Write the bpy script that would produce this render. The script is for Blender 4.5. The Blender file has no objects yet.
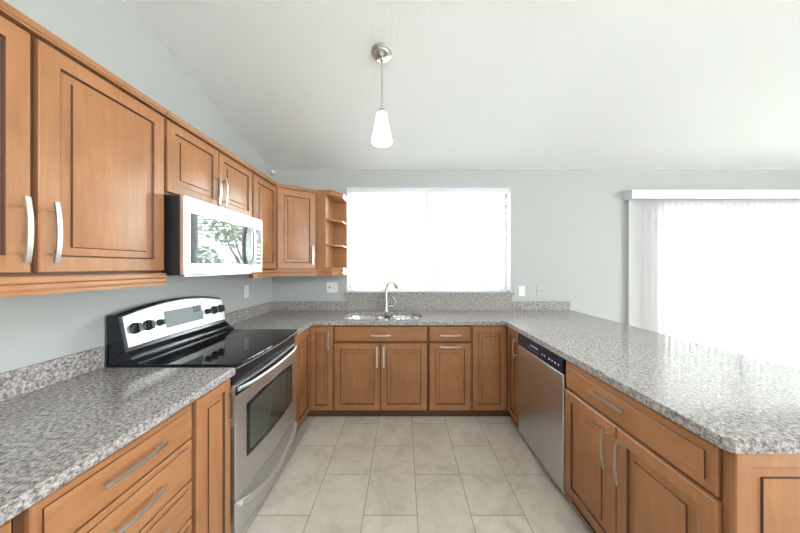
import bpy, bmesh, math, random
from mathutils import Matrix, Vector, noise

random.seed(7)
S = bpy.context.scene
COL = S.collection
PI = math.pi

# ------------------------------------------------------------------ camera
FPX = 264.0                       # focal length in pixels of an 800 px wide frame
cam_d = bpy.data.cameras.new('camera')
cam_d.sensor_fit = 'HORIZONTAL'
cam_d.sensor_width = 36.0
cam_d.lens = FPX * 36.0 / 800.0
cam_d.shift_x = -3.0 / 800.0
cam_d.shift_y = 0.0
cam_d.clip_start = 0.02
cam = bpy.data.objects.new('camera', cam_d)
COL.objects.link(cam)
cam.location = (0, 0, 1.42)
cam.rotation_euler = (PI / 2, 0, 0)
S.camera = cam

# ------------------------------------------------------------------ world, sun, exposure
S.view_settings.view_transform = 'Standard'
S.view_settings.look = 'None'
S.view_settings.gamma = 1.0
S.view_settings.use_curve_mapping = False
S.view_settings.exposure = 0.2
WORLD = 32.0
SUN = 5.0
REAR_FILL_OPEN = (0.0, 2.4, 2.42, 2.88)   # opening added in the wall behind the camera for fill light: x0, x1, z0, z1
SIDE_FILL_OPEN = (-2.8, -0.7, 0.7, 2.6)   # unseen opening added to the far right wall as more fill: y0, y1, z0, z1

w = bpy.data.worlds.new('world')
S.world = w
w.use_nodes = True
nt = w.node_tree
nt.nodes.clear()
wo = nt.nodes.new('ShaderNodeOutputWorld')
bg = nt.nodes.new('ShaderNodeBackground')
bg.inputs['Color'].default_value = (0.89, 0.95, 1.0, 1)
bg.inputs['Strength'].default_value = WORLD
nt.links.new(bg.outputs[0], wo.inputs['Surface'])

sun_d = bpy.data.lights.new('sun', 'SUN')
sun_d.energy = SUN
sun_d.angle = math.radians(3)
sun_d.color = (1.0, 0.95, 0.88)
sun = bpy.data.objects.new('sun', sun_d)
COL.objects.link(sun)
sun.rotation_euler = (math.radians(28), 0, math.radians(-25))   # high, from behind the house


def portal(name, loc, rot, sx, sy):
    d = bpy.data.lights.new(name, 'AREA')
    d.shape = 'RECTANGLE'
    d.size, d.size_y = sx, sy
    d.cycles.is_portal = True
    o = bpy.data.objects.new(name, d)
    COL.objects.link(o)
    o.location = loc
    o.rotation_euler = rot
    return o


portal('window_portal', (0.30, 3.20, 1.73), (-PI / 2, 0, 0), 1.92, 1.24)
portal('patio_door_portal', (3.84, 3.20, 1.05), (-PI / 2, 0, 0), 1.86, 2.1)
portal('rear_fill_portal', ((REAR_FILL_OPEN[0] + REAR_FILL_OPEN[1]) / 2, -3.02, (REAR_FILL_OPEN[2] + REAR_FILL_OPEN[3]) / 2),
       (PI / 2, 0, 0), REAR_FILL_OPEN[1] - REAR_FILL_OPEN[0], REAR_FILL_OPEN[3] - REAR_FILL_OPEN[2])

portal('side_fill_portal', (7.02, (SIDE_FILL_OPEN[0] + SIDE_FILL_OPEN[1]) / 2, (SIDE_FILL_OPEN[2] + SIDE_FILL_OPEN[3]) / 2),
       (0, PI / 2, 0), SIDE_FILL_OPEN[3] - SIDE_FILL_OPEN[2], SIDE_FILL_OPEN[1] - SIDE_FILL_OPEN[0])


# ------------------------------------------------------------------ materials
def new_mat(name):
    m = bpy.data.materials.new(name)
    m.use_nodes = True
    t = m.node_tree
    b = t.nodes['Principled BSDF']
    return m, t, b


def plain(name, col, rough=0.5, metal=0.0, emit=None, estr=0.0, spec=None, aniso=None):
    m, t, b = new_mat(name)
    b.inputs['Base Color'].default_value = (*col, 1)
    b.inputs['Roughness'].default_value = rough
    b.inputs['Metallic'].default_value = metal
    if spec is not None:
        b.inputs['Specular IOR Level'].default_value = spec
    if emit:
        b.inputs['Emission Color'].default_value = (*emit, 1)
        b.inputs['Emission Strength'].default_value = estr
    return m


def node(t, kind, **kw):
    n = t.nodes.new(kind)
    for k, v in kw.items():
        setattr(n, k, v)
    return n


def coords(t, scale=(1, 1, 1), rot=(0, 0, 0), loc=(0, 0, 0)):
    tc = node(t, 'ShaderNodeTexCoord')
    mp = node(t, 'ShaderNodeMapping')
    mp.inputs['Scale'].default_value = scale
    mp.inputs['Rotation'].default_value = rot
    mp.inputs['Location'].default_value = loc
    t.links.new(tc.outputs['Object'], mp.inputs['Vector'])
    return mp.outputs['Vector']


def ramp(t, fac, stops):
    r = node(t, 'ShaderNodeValToRGB')
    els = r.color_ramp.elements
    while len(els) < len(stops):
        els.new(0.5)
    for e, (p, c) in zip(els, stops):
        e.position = p
        e.color = (*c, 1)
    t.links.new(fac, r.inputs['Fac'])
    return r.outputs['Color']


def noise_tex(t, vec, scale, detail=4, rough=0.55, dist=0.0):
    n = node(t, 'ShaderNodeTexNoise')
    n.inputs['Scale'].default_value = scale
    n.inputs['Detail'].default_value = detail
    n.inputs['Roughness'].default_value = rough
    n.inputs['Distortion'].default_value = dist
    t.links.new(vec, n.inputs['Vector'])
    return n.outputs['Fac']


def mix(t, a, b, fac, blend='MIX'):
    n = node(t, 'ShaderNodeMix', data_type='RGBA', blend_type=blend)
    for key, val in (('Factor', fac),):
        if isinstance(val, (int, float)):
            n.inputs[0].default_value = val
        else:
            t.links.new(val, n.inputs[0])
    for idx, val in ((6, a), (7, b)):
        if isinstance(val, tuple):
            n.inputs[idx].default_value = (*val, 1)
        else:
            t.links.new(val, n.inputs[idx])
    return n.outputs[2]


def bump(t, b, height, strength, dist=0.002):
    n = node(t, 'ShaderNodeBump')
    n.inputs['Strength'].default_value = strength
    n.inputs['Distance'].default_value = dist
    t.links.new(height, n.inputs['Height'])
    t.links.new(n.outputs[0], b.inputs['Normal'])


def wood(name, horizontal=False, tone=1.0):
    m, t, b = new_mat(name)
    sc = (3, 26, 26) if horizontal else (26, 26, 3)
    v = coords(t, scale=sc)
    f = noise_tex(t, v, 1.6, 5, 0.6, 0.6)
    v2 = coords(t, scale=(1, 1, 1))
    f2 = noise_tex(t, v2, 4.0, 2, 0.5, 0.4)
    a = tuple(c * tone for c in (0.345, 0.149, 0.060))
    c = tuple(c * tone for c in (0.424, 0.194, 0.084))
    col = ramp(t, f, [(0.3, a), (0.7, c)])
    blot = ramp(t, f2, [(0.3, (0.86, 0.84, 0.82)), (0.7, (1.06, 1.06, 1.06))])
    col = mix(t, col, blot, 1.0, 'MULTIPLY')
    t.links.new(col, b.inputs['Base Color'])
    b.inputs['Roughness'].default_value = 0.36
    b.inputs['Specular IOR Level'].default_value = 0.45
    return m


def granite():
    m, t, b = new_mat('speckled_granite')
    v = coords(t)
    n1 = noise_tex(t, v, 82, 5, 0.75)
    n2 = noise_tex(t, v, 260, 3, 0.6)
    vo = node(t, 'ShaderNodeTexVoronoi')
    vo.inputs['Scale'].default_value = 190
    t.links.new(v, vo.inputs['Vector'])
    c1 = ramp(t, n1, [(0.36, (0.105, 0.09, 0.087)), (0.46, (0.30, 0.272, 0.262)), (0.55, (0.47, 0.446, 0.43)), (0.68, (0.70, 0.68, 0.655))])
    cell = ramp(t, vo.outputs['Color'], [(0.0, (0.62, 0.58, 0.57)), (1.0, (1.2, 1.18, 1.17))])
    col = mix(t, c1, cell, 0.8, 'MULTIPLY')
    dark = ramp(t, n2, [(0.33, (0.05, 0.045, 0.05)), (0.42, (1, 1, 1))])
    col = mix(t, col, dark, 0.7, 'MULTIPLY')
    t.links.new(col, b.inputs['Base Color'])
    b.inputs['Roughness'].default_value = 0.06
    b.inputs['Specular IOR Level'].default_value = 0.55
    return m


def floor_tile():
    m, t, b = new_mat('cream_stone_tile')
    # rows of 12 x 24 inch tiles run along Y, every other row shifted by half a tile
    v = coords(t, rot=(0, 0, PI / 2), loc=(0, 0, 0))
    tc = node(t, 'ShaderNodeTexCoord')
    sep = node(t, 'ShaderNodeSeparateXYZ')
    t.links.new(tc.outputs['Object'], sep.inputs[0])
    com = node(t, 'ShaderNodeCombineXYZ')
    ay = node(t, 'ShaderNodeMath', operation='ADD')
    ay.inputs[1].default_value = -1.800 + 0.587 * 20.5
    ax = node(t, 'ShaderNodeMath', operation='ADD')
    ax.inputs[1].default_value = 0.226 + 0.307 * 21
    t.links.new(sep.outputs['Y'], ay.inputs[0])
    t.links.new(sep.outputs['X'], ax.inputs[0])
    t.links.new(ay.outputs[0], com.inputs['X'])
    t.links.new(ax.outputs[0], com.inputs['Y'])
    br = node(t, 'ShaderNodeTexBrick')
    br.offset = 0.5
    br.offset_frequency = 2
    br.inputs['Scale'].default_value = 1.0
    br.inputs['Mortar Size'].default_value = 0.0022
    br.inputs['Mortar Smooth'].default_value = 0.1
    br.inputs['Brick Width'].default_value = 0.587
    br.inputs['Row Height'].default_value = 0.307
    br.inputs['Color1'].default_value = (0.0, 0.0, 0.0, 1)
    br.inputs['Color2'].default_value = (1.0, 1.0, 1.0, 1)
    br.inputs['Mortar'].default_value = (0.5, 0.5, 0.5, 1)
    t.links.new(com.outputs[0], br.inputs['Vector'])
    n1 = noise_tex(t, v, 3.0, 6, 0.65, 1.2)
    n2 = noise_tex(t, v, 14.0, 5, 0.6, 0.8)
    c = ramp(t, n1, [(0.30, (0.58, 0.515, 0.42)), (0.5, (0.73, 0.675, 0.58)), (0.72, (0.79, 0.745, 0.66))])
    c2 = ramp(t, n2, [(0.25, (0.88, 0.86, 0.83)), (0.6, (1.03, 1.03, 1.03))])
    c = mix(t, c, c2, 0.8, 'MULTIPLY')
    tint = ramp(t, br.outputs['Color'], [(0.0, (0.93, 0.925, 0.92)), (1.0, (1.03, 1.03, 1.03))])
    c = mix(t, c, tint, 1.0, 'MULTIPLY')
    c = mix(t, c, (0.30, 0.27, 0.225), br.outputs['Fac'])
    t.links.new(c, b.inputs['Base Color'])
    b.inputs['Roughness'].default_value = 0.32
    inv = node(t, 'ShaderNodeMath', operation='SUBTRACT')
    inv.inputs[0].default_value = 1.0
    t.links.new(br.outputs['Fac'], inv.inputs[1])
    bump(t, b, inv.outputs[0], 0.4, 0.002)
    return m


def paint(name, col, rough=0.7, tex=90, strength=0.12):
    m, t, b = new_mat(name)
    v = coords(t)
    f = noise_tex(t, v, tex, 3, 0.6)
    b.inputs['Base Color'].default_value = (*col, 1)
    b.inputs['Roughness'].default_value = rough
    b.inputs['Specular IOR Level'].default_value = 0.3
    bump(t, b, f, strength, 0.003)
    return m


def brushed(name, col, rough, axis='z', amount=0.10):
    m, t, b = new_mat(name)
    sc = {'x': (4, 300, 300), 'y': (300, 4, 300), 'z': (300, 300, 4)}[axis]
    v = coords(t, scale=sc)
    f = noise_tex(t, v, 1.0, 2, 0.5)
    r = node(t, 'ShaderNodeMapRange')
    r.inputs['To Min'].default_value = rough - amount / 2
    r.inputs['To Max'].default_value = rough + amount / 2
    t.links.new(f, r.inputs['Value'])
    t.links.new(r.outputs[0], b.inputs['Roughness'])
    b.inputs['Base Color'].default_value = (*col, 1)
    b.inputs['Metallic'].default_value = 1.0
    return m


def pane_mat(name):
    m = bpy.data.materials.new(name)
    m.use_nodes = True
    t = m.node_tree
    t.nodes.clear()
    out = node(t, 'ShaderNodeOutputMaterial')
    mx = node(t, 'ShaderNodeMixShader')
    tr = node(t, 'ShaderNodeBsdfTransparent')
    tr.inputs['Color'].default_value = (0.95, 0.97, 0.96, 1)
    gl = node(t, 'ShaderNodeBsdfGlossy')
    gl.inputs['Roughness'].default_value = 0.0
    fr = node(t, 'ShaderNodeFresnel')
    fr.inputs['IOR'].default_value = 1.45
    t.links.new(fr.outputs[0], mx.inputs[0])
    t.links.new(tr.outputs[0], mx.inputs[1])
    t.links.new(gl.outputs[0], mx.inputs[2])
    t.links.new(mx.outputs[0], out.inputs['Surface'])
    return m


def translucent(name, col, amount):
    m = bpy.data.materials.new(name)
    m.use_nodes = True
    t = m.node_tree
    t.nodes.clear()
    out = node(t, 'ShaderNodeOutputMaterial')
    mx = node(t, 'ShaderNodeMixShader')
    d = node(t, 'ShaderNodeBsdfDiffuse')
    tr = node(t, 'ShaderNodeBsdfTranslucent')
    d.inputs['Color'].default_value = (*col, 1)
    tr.inputs['Color'].default_value = (*col, 1)
    mx.inputs[0].default_value = amount
    t.links.new(d.outputs[0], mx.inputs[1])
    t.links.new(tr.outputs[0], mx.inputs[2])
    t.links.new(mx.outputs[0], out.inputs['Surface'])
    return m


def leaf_mat(name, a, b_):
    m, t, b = new_mat(name)
    v = coords(t)
    f = noise_tex(t, v, 6, 3)
    t.links.new(ramp(t, f, [(0.35, a), (0.65, b_)]), b.inputs['Base Color'])
    b.inputs['Roughness'].default_value = 0.6
    return m


M = {}
M['wood'] = wood('maple_wood')
M['wood_h'] = wood('maple_wood_level', True)
M['frame_wood'] = plain('glazed_gap_shade_frame', (0.115, 0.047, 0.02), 0.45)  # dark glaze, plus the shade of the door gaps put into the colour
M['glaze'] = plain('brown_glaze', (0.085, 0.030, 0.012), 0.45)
M['kick'] = plain('dark_toe_board', (0.10, 0.045, 0.02), 0.5)
M['granite'] = granite()
M['tile'] = floor_tile()
M['wall'] = paint('grey_wall_paint', (0.47, 0.478, 0.457), 0.75, 120, 0.10)
M['ceiling'] = paint('white_ceiling_paint', (0.88, 0.90, 0.895), 0.85, 38, 0.6)
M['nickel'] = plain('brushed_nickel', (0.66, 0.645, 0.62), 0.33, 1.0)
M['steel'] = brushed('brushed_steel', (0.70, 0.70, 0.695), 0.42, 'y', 0.08)
M['steel_bright'] = brushed('bright_steel', (0.86, 0.86, 0.86), 0.42, 'y', 0.08)
M['steel_z'] = brushed('dishwasher_steel', (0.66, 0.665, 0.68), 0.36, 'z', 0.06)
M['sink_steel'] = brushed('sink_steel', (0.75, 0.75, 0.75), 0.25, 'x', 0.08)
M['black'] = plain('black_enamel', (0.010, 0.012, 0.018), 0.18)
M['black_soft'] = plain('black_plastic', (0.02, 0.02, 0.022), 0.4)
M['black_glass'] = plain('black_ceramic_glass', (0.006, 0.006, 0.008), 0.03)
M['navy'] = plain('blue_black_plastic', (0.014, 0.022, 0.05), 0.22)
M['ring'] = plain('burner_print', (0.05, 0.05, 0.055), 0.1)
M['oven_glass'] = plain('oven_window_glass', (0.06, 0.066, 0.058), 0.05, spec=0.8)
M['display'] = plain('grey_display', (0.20, 0.22, 0.225), 0.25, spec=0.15)
M['mw_glass'] = plain('mirrored_microwave_glass', (0.10, 0.10, 0.105), 0.02, spec=0.35)
M['white'] = plain('white_plastic', (0.80, 0.80, 0.79), 0.4)
M['mark'] = plain('white_print', (0.75, 0.77, 0.8), 0.5)
M['slot'] = plain('dark_slot', (0.03, 0.03, 0.03), 0.5)
M['vinyl'] = plain('white_vinyl', (0.74, 0.755, 0.78), 0.35)
M['plate_grey'] = plain('painted_plate', (0.47, 0.478, 0.457), 0.7)
M['vane'] = translucent('white_vane_fabric', (0.90, 0.893, 0.893), 0.59)
M['slat'] = translucent('white_slat', (0.86, 0.86, 0.86), 0.15)
M['pane'] = pane_mat('window_glass')
M['shade'] = plain('opal_glass', (0.9, 0.9, 0.88), 0.25, emit=(1.0, 0.97, 0.92), estr=3.0)
M['concrete'] = paint('pale_concrete', (0.45, 0.44, 0.41), 0.8, 12, 0.1)
M['leaf'] = leaf_mat('green_leaves', (0.10, 0.17, 0.05), (0.20, 0.30, 0.11))
M['leaf2'] = leaf_mat('pale_leaves', (0.16, 0.22, 0.09), (0.28, 0.36, 0.17))
M['bark'] = leaf_mat('grey_bark', (0.13, 0.115, 0.10), (0.2, 0.18, 0.16))
M['digit'] = plain('dark_button', (0.012, 0.014, 0.016), 0.5)


# ------------------------------------------------------------------ mesh helpers
def box(bm, x0, x1, y0, y1, z0, z1, mat=0):
    vs = [bm.verts.new(p) for p in ((x0, y0, z0), (x1, y0, z0), (x1, y1, z0), (x0, y1, z0),
                                    (x0, y0, z1), (x1, y0, z1), (x1, y1, z1), (x0, y1, z1))]
    for q in ((0, 3, 2, 1), (4, 5, 6, 7), (0, 1, 5, 4), (1, 2, 6, 5), (2, 3, 7, 6), (3, 0, 4, 7)):
        f = bm.faces.new([vs[i] for i in q])
        f.material_index = mat
    return vs


def prism(bm, pts, z0, z1, mat=0):
    """extrude a simple polygon (list of xy) from z0 to z1"""
    a = [bm.verts.new((x, y, z0)) for x, y in pts]
    b = [bm.verts.new((x, y, z1)) for x, y in pts]
    n = len(pts)
    fs = [bm.faces.new(a[::-1]), bm.faces.new(b)]
    for i in range(n):
        fs.append(bm.faces.new([a[i], a[(i + 1) % n], b[(i + 1) % n], b[i]]))
    for f in fs:
        f.material_index = mat
    return a, b


def extrude_profile(bm, pts, axis, a0, a1, mat=0):
    """pts is a closed polygon in the two other axes (in xyz order), extruded along axis from a0 to a1"""
    def mk(p, a):
        if axis == 'x':
            return (a, p[0], p[1])
        if axis == 'y':
            return (p[0], a, p[1])
        return (p[0], p[1], a)
    A = [bm.verts.new(mk(p, a0)) for p in pts]
    B = [bm.verts.new(mk(p, a1)) for p in pts]
    n = len(pts)
    fs = [bm.faces.new(A), bm.faces.new(B[::-1])]
    for i in range(n):
        fs.append(bm.faces.new([A[i], B[i], B[(i + 1) % n], A[(i + 1) % n]]))
    for f in fs:
        f.material_index = mat


def lathe(bm, prof, centre=(0, 0, 0), seg=24, mat=0, mtx=None):
    """profile of (r, h) revolved about z, then mtx applied, moved to centre"""
    mtx = mtx or Matrix.Identity(3)
    c = Vector(centre)
    rings = []
    for r, h in prof:
        if r < 1e-6:
            rings.append([bm.verts.new(c + mtx @ Vector((0, 0, h)))])
        else:
            rings.append([bm.verts.new(c + mtx @ Vector((r * math.cos(2 * PI * k / seg), r * math.sin(2 * PI * k / seg), h))) for k in range(seg)])
    for A, B in zip(rings, rings[1:]):
        for k in range(seg):
            k2 = (k + 1) % seg
            if len(A) == 1 and len(B) == 1:
                continue
            if len(A) == 1:
                q = [A[0], B[k2], B[k]]
            elif len(B) == 1:
                q = [A[k], A[k2], B[0]]
            else:
                q = [A[k], A[k2], B[k2], B[k]]
            f = bm.faces.new(q)
            f.material_index = mat
    for R in (rings[0], rings[-1]):
        if len(R) > 1:
            f = bm.faces.new(R)
            f.material_index = mat


def sweep(bm, path, section, up=Vector((0, 0, 1)), mat=0):
    """sweep a closed 2D section (side, up) along path; section may be a function of the index"""
    rings = []
    n = len(path)
    path = [Vector(p) for p in path]
    for i, p in enumerate(path):
        t = (path[min(i + 1, n - 1)] - path[max(i - 1, 0)]).normalized()
        s = t.cross(up)
        if s.length < 1e-4:
            s = t.cross(Vector((1, 0, 0)))
        s.normalize()
        u = s.cross(t).normalized()
        sec = section(i) if callable(section) else section
        rings.append([bm.verts.new(p + s * a + u * b) for a, b in sec])
    for A, B in zip(rings, rings[1:]):
        for k in range(len(A)):
            k2 = (k + 1) % len(A)
            f = bm.faces.new([A[k], A[k2], B[k2], B[k]])
            f.material_index = mat
    for R in (rings[0], rings[-1]):
        f = bm.faces.new(R)
        f.material_index = mat


def circ(r, n=10):
    return [(r * math.cos(2 * PI * k / n), r * math.sin(2 * PI * k / n)) for k in range(n)]


def rect_sec(a, b):
    return [(-a / 2, -b / 2), (a / 2, -b / 2), (a / 2, b / 2), (-a / 2, b / 2)]


def rounded(x0, x1, y0, y1, r, n=6):
    pts = []
    for cx, cy, a0 in ((x1 - r, y1 - r, 0), (x0 + r, y1 - r, PI / 2), (x0 + r, y0 + r, PI), (x1 - r, y0 + r, 1.5 * PI)):
        for k in range(n + 1):
            a = a0 + (PI / 2) * k / n
            pts.append((cx + r * math.cos(a), cy + r * math.sin(a)))
    return pts


def bevel_all(bm, w_, seg=2, ang=0.6):
    es = [e for e in bm.edges if len(e.link_faces) == 2 and e.calc_face_angle(0) > ang]
    bmesh.ops.bevel(bm, geom=es, offset=w_, segments=seg, affect='EDGES', profile=0.5, clamp_overlap=True)


def finish(name, bm, mats, parent=None, label=None, bevel=0.0, seg=2, smooth=0.6, world=False, mtx=None):
    if bevel:
        bmesh.ops.recalc_face_normals(bm, faces=bm.faces[:])
        bevel_all(bm, bevel, seg)
    if mtx is not None:
        bmesh.ops.transform(bm, matrix=mtx, verts=bm.verts[:])
    if world and parent is not None:
        r = parent
        while r.parent is not None:
            r = r.parent
        inv = (Matrix.Translation(r.location) @ r.rotation_euler.to_matrix().to_4x4()).inverted()
        bmesh.ops.transform(bm, matrix=inv, verts=bm.verts[:])
    bmesh.ops.recalc_face_normals(bm, faces=bm.faces[:])
    me = bpy.data.meshes.new(name)
    bm.to_mesh(me)
    bm.free()
    for m in (mats if isinstance(mats, (list, tuple)) else [mats]):
        me.materials.append(m)
    if bevel and smooth:
        smooth = 0.2
    if smooth:
        for p in me.polygons:
            p.use_smooth = True
        me.set_sharp_from_angle(angle=smooth)
    o = bpy.data.objects.new(name, me)
    COL.objects.link(o)
    if parent is not None:
        o.parent = parent
    if label:
        o['label'] = label
    return o


def thing(name, label, cat, loc=(0, 0, 0), rz=0.0, group=None):
    o = bpy.data.objects.new(name, None)
    o.empty_display_size = 0.1
    COL.objects.link(o)
    o.location = loc
    o.rotation_euler = (0, 0, rz)
    return tag(o, label, cat, group)


def tag(o, label, cat, group=None):
    o['label'] = label
    o['category'] = cat
    if group:
        o['group'] = group
    return o


def origin_to(o, loc):
    """put a single-mesh thing's origin at loc"""
    loc = Vector(loc)
    o.data.transform(Matrix.Translation(-loc))
    o.location = loc
    return o


def struct(o):
    o['kind'] = 'structure'
    return o


NB = bmesh.new


# ------------------------------------------------------------------ the room
WX, WY = -1.52, 3.06            # left wall and back wall planes
RX, RY = 7.00, -3.0             # right and rear walls


def ceil_z(y):
    return 2.544 + 0.196 * (WY - y)


bm = NB()
box(bm, WX - 0.15, RX + 0.15, RY - 0.15, WY + 0.15, -0.12, 0.0)
struct(finish('floor', bm, M['tile']))

bm = NB()
extrude_profile(bm, [(RY - 0.4, ceil_z(RY - 0.4)), (WY + 0.4, ceil_z(WY + 0.4)), (WY + 0.4, ceil_z(WY + 0.4) + 0.2), (RY - 0.4, ceil_z(RY - 0.4) + 0.2)], 'x', WX - 0.4, RX + 0.4)
struct(finish('ceiling', bm, M['ceiling']))

bm = NB()
extrude_profile(bm, [(RY - 0.15, -0.12), (WY + 0.15, -0.12), (WY + 0.15, ceil_z(WY + 0.15)), (RY - 0.15, ceil_z(RY - 0.15))], 'x', WX - 0.15, WX)
struct(finish('wall_left', bm, M['wall']))
bm = NB()
sa, sb, sc_, sd_ = SIDE_FILL_OPEN
for ya, yb, za, zb in ((RY - 0.15, sa, -0.12, None), (sb, WY + 0.15, -0.12, None), (sa, sb, -0.12, sc_), (sa, sb, sd_, None)):
    extrude_profile(bm, [(ya, za), (yb, za), (yb, ceil_z(yb) if zb is None else zb), (ya, ceil_z(ya) if zb is None else zb)], 'x', RX, RX + 0.15)
struct(finish('wall_right', bm, M['wall']))

WIN = (-0.650, 1.245, 1.118, 2.335)     # window opening x0, x1, z0, z1
PAT = (2.92, 4.76, 0.0, 2.12)           # patio door opening
bm = NB()
T0, T1 = WY, WY + 0.15
zc = 2.544


def wall_piece(x0, x1, z0, z1):
    box(bm, x0, x1, T0, T1, z0, z1)


wall_piece(WX, WIN[0], 0, zc)
wall_piece(WIN[0], WIN[1], 0, WIN[2] - 0.028)
wall_piece(WIN[0], WIN[1], WIN[3], zc)
wall_piece(WIN[1], PAT[0], 0, zc)
wall_piece(PAT[0], PAT[1], PAT[3], zc)
wall_piece(PAT[1], RX, 0, zc)
struct(finish('wall_back', bm, M['wall'], smooth=0))

bm = NB()
zr = ceil_z(RY)
x0, x1, z0, z1 = REAR_FILL_OPEN
box(bm, WX, x0, RY - 0.15, RY, 0, zr)
box(bm, x1, RX, RY - 0.15, RY, 0, zr)
box(bm, x0, x1, RY - 0.15, RY, z1, zr)
box(bm, x0, x1, RY - 0.15, RY, 0, z0)
struct(finish('wall_rear', bm, M['wall'], smooth=0))

# window over the sink: vinyl frame, mullion, panes, set towards the outside of the wall
wn = bpy.data.objects.new('window_1', None)
COL.objects.link(wn)
wn.location = (0.2975, WY + 0.11, WIN[2])
struct(wn)
bm = NB()
fy0, fy1 = WY + 0.095, WY + 0.145
box(bm, WIN[0], WIN[1], fy0, fy1, WIN[2] - 0.004, WIN[2] + 0.035)
box(bm, WIN[0], WIN[1], fy0, fy1, WIN[3] - 0.04, WIN[3] + 0.004)
box(bm, WIN[0] - 0.004, WIN[0] + 0.035, fy0, fy1, WIN[2] + 0.035, WIN[3] - 0.04)
box(bm, WIN[1] - 0.035, WIN[1] + 0.004, fy0, fy1, WIN[2] + 0.035, WIN[3] - 0.04)
finish('window_frame', bm, M['vinyl'], wn, bevel=0.003, world=True)
bm = NB()
box(bm, WIN[0] - 0.001, WIN[0] + 0.004, WY - 0.002, fy0, WIN[2] + 0.002, WIN[3])
box(bm, WIN[1] - 0.004, WIN[1] + 0.001, WY - 0.002, fy0, WIN[2] + 0.002, WIN[3])
box(bm, WIN[0] + 0.004, WIN[1] - 0.004, WY - 0.002, fy0, WIN[3] - 0.0005, WIN[3] + 0.004)
finish('jamb_liner', bm, M['white'], wn, smooth=0, world=True)
bm = NB()
box(bm, 0.265, 0.315, fy0, fy1, WIN[2] + 0.035, WIN[3] - 0.04)
finish('mullion', bm, M['vinyl'], wn, bevel=0.003, world=True)
for a, b in ((WIN[0] + 0.035, 0.265), (0.315, WIN[1] - 0.035)):
    bm = NB()
    box(bm, a, b, WY + 0.118, WY + 0.122, WIN[2] + 0.035, WIN[3] - 0.04)
    finish('pane', bm, M['pane'], wn, world=True)

# patio door behind the vertical blind
dr = bpy.data.objects.new('door_1', None)
COL.objects.link(dr)
dr.location = (3.84, WY + 0.1, 0)
struct(dr)
bm = NB()
fy0, fy1 = WY + 0.06, WY + 0.14
box(bm, PAT[0] - 0.004, PAT[0] + 0.05, fy0, fy1, 0, PAT[3])
box(bm, PAT[1] - 0.05, PAT[1] + 0.004, fy0, fy1, 0, PAT[3])
box(bm, PAT[0] + 0.05, PAT[1] - 0.05, fy0, fy1, PAT[3] - 0.05, PAT[3] + 0.004)
box(bm, PAT[0] + 0.05, PAT[1] - 0.05, fy0, fy1, 0, 0.05)
finish('door_frame', bm, M['vinyl'], dr, bevel=0.003, world=True)
bm = NB()
box(bm, 3.80, 3.88, fy0, fy1, 0.05, PAT[3] - 0.05)
finish('meeting_stile', bm, M['vinyl'], dr, bevel=0.003, world=True)
for a, b in ((PAT[0] + 0.05, 3.80), (3.88, PAT[1] - 0.05)):
    bm = NB()
    box(bm, a, b, WY + 0.098, WY + 0.102, 0.05, PAT[3] - 0.05)
    finish('pane', bm, M['pane'], dr, world=True)

# ground outside
bm = NB()
box(bm, -14, 18, WY + 0.15, 30, -0.30, -0.14)
box(bm, -14, 18, -20, RY - 0.15, -0.30, -0.14)
box(bm, RX + 0.15, 18, RY - 0.15, WY + 0.15, -0.30, -0.14)
struct(finish('ground', bm, M['concrete']))


# ------------------------------------------------------------------ cabinet fronts and handles
def ring_front(bm, x0, x1, z0, z1, rings, glazed):
    """nested rectangles (inset, y) joined into a moulded front; glazed = indices of dark bands"""
    loops = []
    for ins, y in rings:
        loops.append([bm.verts.new(p) for p in ((x0 + ins, y, z0 + ins), (x1 - ins, y, z0 + ins), (x1 - ins, y, z1 - ins), (x0 + ins, y, z1 - ins))])
    for i, (A, B) in enumerate(zip(loops, loops[1:])):
        for k in range(4):
            f = bm.faces.new([A[k], A[(k + 1) % 4], B[(k + 1) % 4], B[k]])
            f.material_index = 1 if i in glazed else 0
    bm.faces.new(loops[-1])
    bm.faces.new(loops[0][::-1])


def door_bm(x0, x1, z0, z1, fw=0.058):
    bm = NB()
    fw = min(fw, (x1 - x0) * 0.24)
    cv = min(0.030, (x1 - x0) * 0.11)
    t = 0.020
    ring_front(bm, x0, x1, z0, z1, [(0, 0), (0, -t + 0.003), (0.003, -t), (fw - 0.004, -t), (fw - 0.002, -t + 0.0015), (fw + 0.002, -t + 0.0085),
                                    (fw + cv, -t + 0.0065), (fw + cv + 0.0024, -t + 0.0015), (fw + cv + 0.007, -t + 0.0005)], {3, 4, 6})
    return bm


def drawer_bm(x0, x1, z0, z1, b=0.020):
    bm = NB()
    t = 0.020
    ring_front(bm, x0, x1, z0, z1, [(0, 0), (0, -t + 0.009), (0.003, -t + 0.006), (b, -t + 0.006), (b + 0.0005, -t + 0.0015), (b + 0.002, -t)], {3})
    return bm


def handle_bm(cx, cz, length, vertical, y=-0.020):
    """bow handle: an arched flat bar on two round posts"""
    bm = NB()
    n = 14
    path, L = [], length
    for i in range(n + 1):
        s = -L / 2 + L * i / n
        out = y - 0.024 - 0.010 * (1 - (2 * s / L) ** 2)
        path.append((cx, out, cz + s) if vertical else (cx + s, out, cz))
    up = Vector((0, -1, 0))
    sweep(bm, path, rect_sec(0.0135, 0.0055), up=up)
    for sg in (-1, 1):
        s = sg * L * 0.36
        out = y - 0.024 - 0.010 * (1 - (2 * s / L) ** 2)
        a = (cx, y + 0.0, cz + s) if vertical else (cx + s, y, cz)
        b_ = (cx, out, cz + s) if vertical else (cx + s, out, cz)
        sweep(bm, [a, b_], circ(0.0045, 8))
    return bm


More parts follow.
